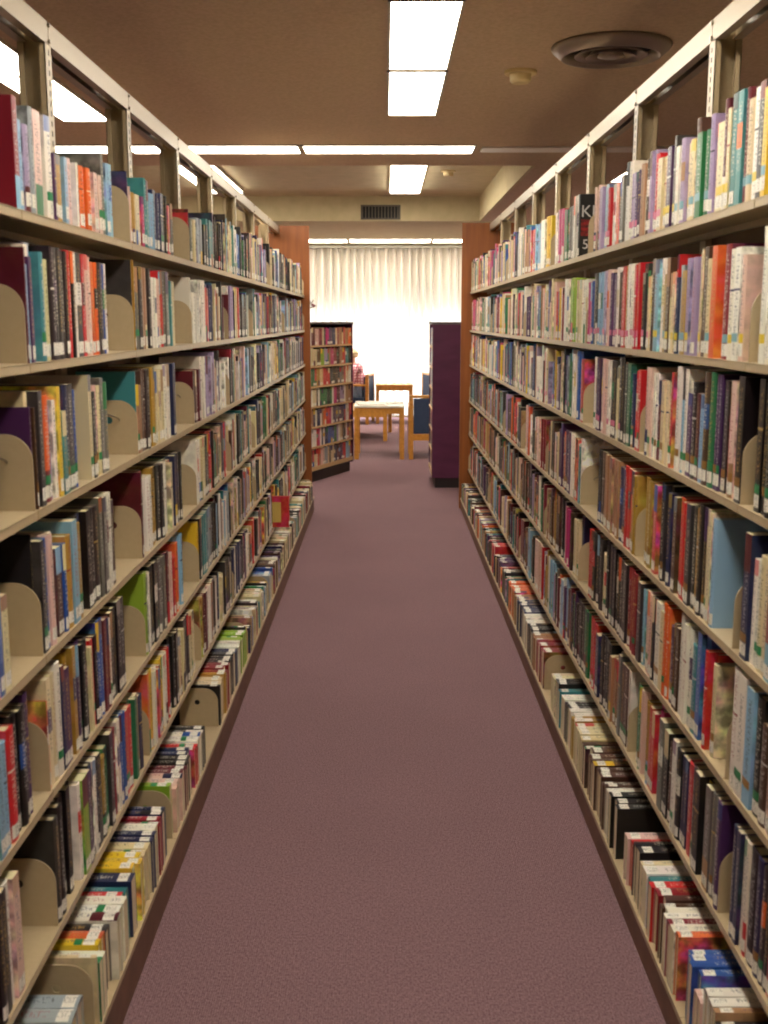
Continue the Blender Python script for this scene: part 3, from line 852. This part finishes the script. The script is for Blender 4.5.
rowsA = ["KRDRCMSDCIPNCtCtO", "WBBRCCbLVEIDbtRTK", "MPPMEEyCRRkkbgtCW", "DNNWWCbEEKEIMVVtt", "CTtttNNWORIPgPNWR", "SRRAWWINNBBEVCKWt", "RDDkkCRSsCCNMPRAs"]
AX, AY = -.351, 12.03
for b_, k, q, c in low_case(AX, AY, math.radians(-22), 1.15, 'low purple-backed bookcase packed with paperbacks, turned at an angle past the left stack', rowsA, M_purple, group='low paperback bookcases'):
    rn = ['top', 'second', 'third', 'fourth', 'fifth', 'sixth', 'bottom'][k]
    tag(b_, f'{PAL[c][1]} paperback, {ORD[q]} from the far end, {rn} row of the angled low bookcase', 'paperback', 'paperbacks in the angled low bookcase')
rowsB = ["RKWDNCPBRT", "WCRKBEDOCN", "KDPWRNCTMB", "BRWCKDNPEO", "RWNKCDBPRW", "CKRDWNPTEM", "DRKNWCBPOR"]
for b_, k, q, c in low_case(.464, 10.74, math.radians(180), .76, 'low bookcase with a plain dark purple end panel facing the aisle', [(s + s[3:8])[::-1] for s in rowsB], M_purple, dep=.46, two=True, group='low paperback bookcases'):
    rn = ['top', 'second', 'third', 'fourth', 'fifth', 'sixth', 'bottom'][k]
    tag(b_, f'{PAL[c][1]} paperback edge, {ORD[q]} from the purple panel, {rn} row of the right-hand low bookcase', 'paperback', 'paperbacks in the straight low bookcase')

# ------------------------------------------------------------------ reading area furniture
def table(name, x, y, w, d, h, rz, label, top_mat, group='oak tables of the reading corner'):
    root = empty(name, (x, y, 0), rz)
    box('tabletop', -w / 2, w / 2, -d / 2, d / 2, h - .022, h, top_mat, root, .004)
    bm = bmesh.new()
    a = .028
    add_box(bm, -w / 2 + a, w / 2 - a, -d / 2 + .012, -d / 2 + .032, h - .095, h - .0225); add_box(bm, -w / 2 + a, w / 2 - a, d / 2 - .032, d / 2 - .012, h - .095, h - .0225)
    add_box(bm, -w / 2 + .012, -w / 2 + .032, -d / 2 + a, d / 2 - a, h - .095, h - .0225); add_box(bm, w / 2 - .032, w / 2 - .012, -d / 2 + a, d / 2 - a, h - .095, h - .0225)
    obj('apron', bm, M_oak, root)
    for sx in (-1, 1):
        for sy in (-1, 1):
            cx, cy = sx * (w / 2 - .031), sy * (d / 2 - .031)
            box('leg', cx - .026, cx + .026, cy - .026, cy + .026, 0, h - .0225, M_oak, root, .003)
    tag(root, label, 'table', group)
M_lam = new_mat('white_laminate', (226, 220, 204), .35)
table('side_table', -.068, 13.33, .60, .68, .635, 0, 'oak side table with pale top covered in newspapers, nearest to the aisle', M_lam)
table('coffee_table', -.36, 15.65, .86, 1.25, .42, -.06, 'low oak coffee table behind the newspaper table', M_oak)
table('side_table', .15, 17.85, .60, .55, .62, 0, 'empty oak side table standing against the bright curtain', M_oak)

def armchair(x, y, rz, label, h=.76):
    root = empty('armchair', (x, y, 0), rz)
    w, d = .60, .62; p = .05
    for sx in (-1, 1):
        cx = sx * (w / 2 - p / 2)
        box('leg', cx - p / 2, cx + p / 2, 0, p, 0, h - .035, M_oak, root, .004)
        box('leg', cx - p / 2, cx + p / 2, d - p, d, 0, .60, M_oak, root, .004)
        box('arm', cx - .032, cx + .032, p + .001, d + .01, .601, .628, M_oak, root, .006)
        box('side_rail', cx - .012, cx + .012, p, d - p, .26, .33, M_oak, root)
    box('top_rail', -w / 2, w / 2, -.002, p + .004, h - .034, h, M_oak, root, .006)
    box('back_rail', -w / 2 + p, w / 2 - p, .010, .036, .225, .30, M_oak, root)
    box('front_rail', -w / 2 + p, w / 2 - p, d - .04, d - .012, .26, .33, M_oak, root)
    box('backrest', -w / 2 + p + .004, w / 2 - p - .004, .006, .085, .305, h - .042, M_fabric, root, .012)
    box('seat', -w / 2 + p + .004, w / 2 - p - .004, .09, d - .006, .332, .42, M_fabric, root, .018)
    tag(root, label, 'armchair', 'oak armchairs with blue upholstery')
armchair(.585, 13.0, 0, 'oak armchair with blue back turned to the aisle, half behind the purple panel')
armchair(-.215, 17.72, math.radians(81), 'oak armchair with blue back in which the reader sits, by the curtain', .79)
armchair(.66, 17.75, math.radians(-78), 'oak armchair with blue back by the curtain, farther right behind the low bookcase', .80)

def paper(x, y, z, w, d, rz, label, seed):
    R = random.Random(seed); n = 12
    bm = bmesh.new(); g = {}
    for s in (0, 1):
        for i in range(n + 1):
            for j in range(5):
                u, v = i / n, j / 4
                hh = .003 + .012 * abs(math.sin(u * PI * 1.6 + seed)) * (.4 + .6 * v) + .008 * math.exp(-((u - .5) / .08) ** 2)
                g[s, i, j] = bm.verts.new(((u - .5) * w, (v - .5) * d, (hh + .004) * s))
    for i in range(n):
        for j in range(4):
            bm.faces.new((g[1, i, j], g[1, i + 1, j], g[1, i + 1, j + 1], g[1, i, j + 1])); bm.faces.new((g[0, i, j], g[0, i, j + 1], g[0, i + 1, j + 1], g[0, i + 1, j]))
    for i in range(n):
        bm.faces.new((g[0, i, 0], g[0, i + 1, 0], g[1, i + 1, 0], g[1, i, 0])); bm.faces.new((g[0, i, 4], g[1, i, 4], g[1, i + 1, 4], g[0, i + 1, 4]))
    for j in range(4):
        bm.faces.new((g[0, 0, j], g[1, 0, j], g[1, 0, j + 1], g[0, 0, j + 1])); bm.faces.new((g[0, n, j], g[0, n, j + 1], g[1, n, j + 1], g[1, n, j]))
    o = obj('newspaper', bm, M_paper, None, True); o.location = (x, y, z); o.rotation_euler = (0, 0, rz)
    tag(o, label, 'newspaper', 'newspapers on the side table')
paper(-.17, 13.33, .635, .34, .5, .1, 'rumpled newspaper spread over the side of the table by the bookcase', 1)
paper(.115, 13.42, .635, .20, .30, -.12, 'small folded newspaper lying flat by the table edge towards the armchair', 2)

# ------------------------------------------------------------------ the reader
def skinned(name, verts, edges, root_i, mat, parent, sub=2):
    """verts: (x,y,z,r)"""
    me = bpy.data.meshes.new(name); me.from_pydata([v[:3] for v in verts], edges, [])
    o = link(bpy.data.objects.new(name, me))
    sk = o.modifiers.new('skin', 'SKIN'); sk.use_smooth_shade = True
    sv = me.skin_vertices[0].data if len(me.skin_vertices) else None
    if sv is None:
        bm = bmesh.new(); bm.from_mesh(me); bm.verts.layers.skin.verify(); bm.to_mesh(me); bm.free(); sv = me.skin_vertices[0].data
    for i, v in enumerate(verts):
        r = v[3]; sv[i].radius = r if isinstance(r, tuple) else (r, r); sv[i].use_root = (i == root_i)
    ss = o.modifiers.new('sub', 'SUBSURF'); ss.levels = sub; ss.render_levels = sub
    dg = bpy.context.evaluated_depsgraph_get(); dg.update()
    nm = bpy.data.meshes.new_from_object(o.evaluated_get(dg))
    bpy.data.objects.remove(o)
    for p in nm.polygons: p.use_smooth = True
    nm.materials.clear(); nm.materials.append(mat)
    return link(bpy.data.objects.new(name, nm), parent)

M_skin = new_mat('skin', (214, 160, 134), .55)
M_hair = noisy('white_hair', (196, 170, 128), (222, 204, 170), (120, 120, 120), .8, .4)
M_jean = noisy('pale_jeans', (120, 140, 166), (146, 164, 186), (150, 150, 150), .9, .2)
M_shoe = new_mat('dark_shoe', (40, 34, 34), .5)
M_shirt = new_mat('plaid_shirt', (200, 140, 150), .85)
def _plaid():
    m = M_shirt; L = m.node_tree.links; b = m.node_tree.nodes['Principled BSDF']
    tc = N(m, 'ShaderNodeTexCoord'); a = N(m, 'ShaderNodeTexWave'); a.bands_direction = 'X'; a.inputs['Scale'].default_value = 7
    c = N(m, 'ShaderNodeTexWave'); c.bands_direction = 'Z'; c.inputs['Scale'].default_value = 7
    L.new(tc.outputs['Object'], a.inputs[0]); L.new(tc.outputs['Object'], c.inputs[0])
    q = N(m, 'ShaderNodeMath', operation='MULTIPLY'); L.new(a.outputs[1], q.inputs[0]); L.new(c.outputs[1], q.inputs[1])
    r = N(m, 'ShaderNodeValToRGB'); r.color_ramp.elements[0].color = (*s2l((176, 100, 116)), 1); r.color_ramp.elements[1].color = (*s2l((232, 200, 200)), 1)
    L.new(q.outputs[0], r.inputs[0]); L.new(r.outputs[0], b.inputs['Base Color'])
_plaid()
def person(x, y, rz):
    root = empty('person', (x, y, 0), rz)       # faces local -x, sits on a seat 0.42 high
    V = []; E = []
    def v(x, y, z, r, p=None):
        V.append((x, y, z, r)); i = len(V) - 1
        if p is not None: E.append((p, i))
        return i
    pel = v(0, 0, .53, (.14, .12)); wa = v(.01, 0, .66, (.125, .105), pel); ch = v(-.02, 0, .80, (.14, .11), wa); up = v(-.05, 0, .885, (.09, .085), ch)
    nk = v(-.085, 0, .945, .048, up); h0 = v(-.105, 0, .985, .052, nk); h1 = v(-.125, 0, 1.04, (.078, .082), h0); h2 = v(-.125, 0, 1.10, (.08, .084), h1); h3 = v(-.115, 0, 1.142, (.055, .06), h2)
    for s in (-1, 1):
        sh = v(-.045, s * .165, .865, .055, up); el = v(-.10, s * .235, .635, .042, sh); wr = v(-.31, s * .10, .665, .027, el)
        pm = v(-.365, s * .075, .69, (.026, .018), wr)
        for f, (dy, ln) in enumerate(((-.024, .044), (-.008, .052), (.008, .050), (.024, .040))):
            k0 = v(-.398, s * .070 + dy, .704 - .002 * f, .0085, pm)
            k1 = v(-.398 - ln * .55, s * .064 + dy, .722, .0078, k0)
            v(-.395 - ln * .6, s * .058 + dy, .722 + ln * .5, .0066, k1)
        t0 = v(-.35, s * .050, .715, .0095, pm); v(-.372, s * .030, .742, .008, t0)
        hp = v(-.05, s * .10, .505, .085, pel); kn = v(-.44, s * .13, .505, .060, hp); an = v(-.42, s * .13, .10, .038, kn); v(-.53, s * .135, .045, .034, an)
    body = skinned('body', V, E, 0, M_skin, root)
    # face details set into the head: nose, ears, eyes, mouth
    bm = bmesh.new()
    tube(bm, [(-.195, 0, 1.085), (-.217, 0, 1.055), (-.206, 0, 1.042)], [.008, .013, .009], 8)
    for s in (-1, 1):
        tube(bm, [(-.118, s * .078, 1.045), (-.108, s * .090, 1.075), (-.118, s * .086, 1.098)], [.008, .012, .008], 8)
    obj('nose_and_ears', bm, M_skin, root, True)
    bm = bmesh.new()
    for s in (-1, 1): bmesh.ops.create_uvsphere(bm, u_segments=10, v_segments=8, radius=.011, matrix=Matrix.Translation((-.190, s * .032, 1.078)))
    obj('eyes', bm, M_shoe, root, True)
    bm = bmesh.new(); tube(bm, [(-.188, -.022, 1.012), (-.197, 0, 1.010), (-.188, .022, 1.012)], [.003, .005, .003], 6); obj('mouth', bm, new_mat('lips', (170, 90, 84), .5), root, True)
    # hair cap
    bm = bmesh.new(); bmesh.ops.create_uvsphere(bm, u_segments=24, v_segments=16, radius=1)
    for q in bm.verts:
        n = 1 + .03 * math.sin(q.co.x * 9) * math.cos(q.co.y * 11)
        q.co = Vector((-.105 + q.co.x * .093 * n, q.co.y * .092 * n, 1.098 + q.co.z * .082 * n))
    bmesh.ops.delete(bm, geom=[q for q in bm.verts if q.co.z < 1.045 + (.055 if q.co.x < -.13 else 0) or (q.co.x < -.165)], context='VERTS')
    h = obj('hair', bm, M_hair, root, True); so = h.modifiers.new('solid', 'SOLIDIFY'); so.thickness = .012; so.offset = 1
    # shirt
    V.clear(); E.clear()
    a0 = v(.0, 0, .50, (.155, .135)); a1 = v(.012, 0, .66, (.145, .122), a0); a2 = v(-.018, 0, .80, (.158, .126), a1); a3 = v(-.05, 0, .895, (.10, .095), a2); v(-.075, 0, .925, .062, a3)
    for s in (-1, 1):
        q0 = v(-.045, s * .168, .868, .067, a3); q1 = v(-.10, s * .24, .635, .056, q0); v(-.27, s * .125, .66, .040, q1)
    skinned('shirt', V, E, 0, M_shirt, root)
    V.clear(); E.clear()
    a0 = v(0, 0, .52, (.150, .105))
    for s in (-1, 1):
        q0 = v(-.05, s * .10, .51, .098, a0); q1 = v(-.44, s * .13, .51, .074, q0); v(-.425, s * .13, .12, .055, q1)
    skinned('trousers', V, E, 0, M_jean, root)
    for s in (-1, 1):
        skinned('shoe', [(-.41, s * .13, .055, .048), (-.47, s * .132, .048, .046), (-.55, s * .136, .036, .036)], [(0, 1), (1, 2)], 0, M_shoe, root)
    tag(root, 'person with short white hair in a pink plaid shirt and pale jeans, sitting reading', 'person')
    return root
person(-.42, 17.72, math.radians(-8))
bm = bmesh.new()
for s in (-1, 1):
    add_box(bm, -.004, .0, 0 if s > 0 else -.15, .15 if s > 0 else 0, 0, .22, 0, Matrix.Rotation(s * .35, 4, 'Z'))
mg = obj('magazine', bm, M_paper); mg.matrix_world = Matrix.Translation((-.845, 17.775, .705)) @ Matrix.Rotation(math.radians(-8), 4, 'Z') @ Matrix.Rotation(-.35, 4, 'Y')
tag(mg, 'pale open magazine held up by the seated reader', 'magazine')

# dried flowers on top of the angled bookcase
root = empty('flower_arrangement', (-.80, 11.2, 1.615))
bm = bmesh.new(); lathe(bm, [(.001, 0), (.035, 0), (.045, .03), (.03, .065), (.018, .085), (.022, .095), (.001, .095)], 20); obj('vase', bm, new_mat('vase_glaze', (96, 52, 44), .3), root, True)
R = random.Random(5); bs = bmesh.new(); bf = bmesh.new(); bl = bmesh.new()
for k in range(16):
    a = R.uniform(0, 2 * PI); rr = R.uniform(.03, .11); zz = R.uniform(.12, .23)
    if k < 5: a = R.uniform(-1.0, .9); rr = R.uniform(.07, .115)
    e = Vector((rr * math.cos(a), rr * math.sin(a), zz))
    tube(bs, [(0, 0, .085), e * .5 + Vector((0, 0, .06)), e], .0022, 5)
    if k % 2: bmesh.ops.create_icosphere(bf, subdivisions=2, radius=R.uniform(.011, .018), matrix=Matrix.Translation(e) @ Matrix.Diagonal((1, 1, .7, 1)))
    else:
        d = e.normalized(); t_ = d.cross(Vector((0, 0, 1))).normalized()
        p = [e - d * .02, e + t_ * .010, e + d * .025, e - t_ * .010]
        vs = [bl.verts.new(q) for q in p] + [bl.verts.new(q + Vector((0, 0, .0015))) for q in p]
        bl.faces.new(vs[:4]); bl.faces.new(vs[7:3:-1])
        for i in range(4): bl.faces.new((vs[i], vs[(i + 1) % 4], vs[4 + (i + 1) % 4], vs[4 + i]))
obj('stems', bs, new_mat('dry_stem', (110, 96, 70), .8), root); obj('blossoms', bf, new_mat('dry_blossom', (130, 80, 80), .8), root, True); obj('leaves', bl, new_mat('dry_leaf', (140, 140, 110), .8), root)
tag(root, 'small arrangement of dried flowers on top of the angled low bookcase', 'flowers')

# ------------------------------------------------------------------ light and camera
w = bpy.data.worlds.new('daylight'); scn.world = w; w.use_nodes = True
w.node_tree.nodes['Background'].inputs[0].default_value = (.85, .93, 1.0, 1); w.node_tree.nodes['Background'].inputs[1].default_value = 10.0
la = bpy.data.lights.new('window_daylight', 'AREA'); la.shape = 'RECTANGLE'; la.size = 2.9; la.size_y = 1.6
la.cycles.is_portal = True
lo = link(bpy.data.objects.new('window_daylight', la)); lo.location = (.1, YW + .12, .92); lo.rotation_euler = (-PI / 2, 0, 0)

cam = bpy.data.cameras.new('camera'); cam.sensor_fit = 'VERTICAL'; cam.sensor_height = 36; cam.sensor_width = 27
cam.lens = 36 * F / 1024; cam.clip_start = .05; cam.clip_end = 100
co = link(bpy.data.objects.new('camera', cam)); co.location = (0, 0, H)
co.rotation_euler = (PI / 2 - TH, 0, math.atan((CX - 384) / F))
scn.camera = co
vs = scn.view_settings; vs.view_transform = 'Standard'; vs.look = 'None'; vs.gamma = 1; vs.use_curve_mapping = False; vs.exposure = .32
scn.cycles.use_denoising = True; scn.cycles.filter_width = 2.0
cam.dof.use_dof = True; cam.dof.focus_distance = 7.0; cam.dof.aperture_fstop = 8.0
scn.cycles.max_bounces = 8; scn.cycles.diffuse_bounces = 2; scn.cycles.sample_clamp_indirect = 6
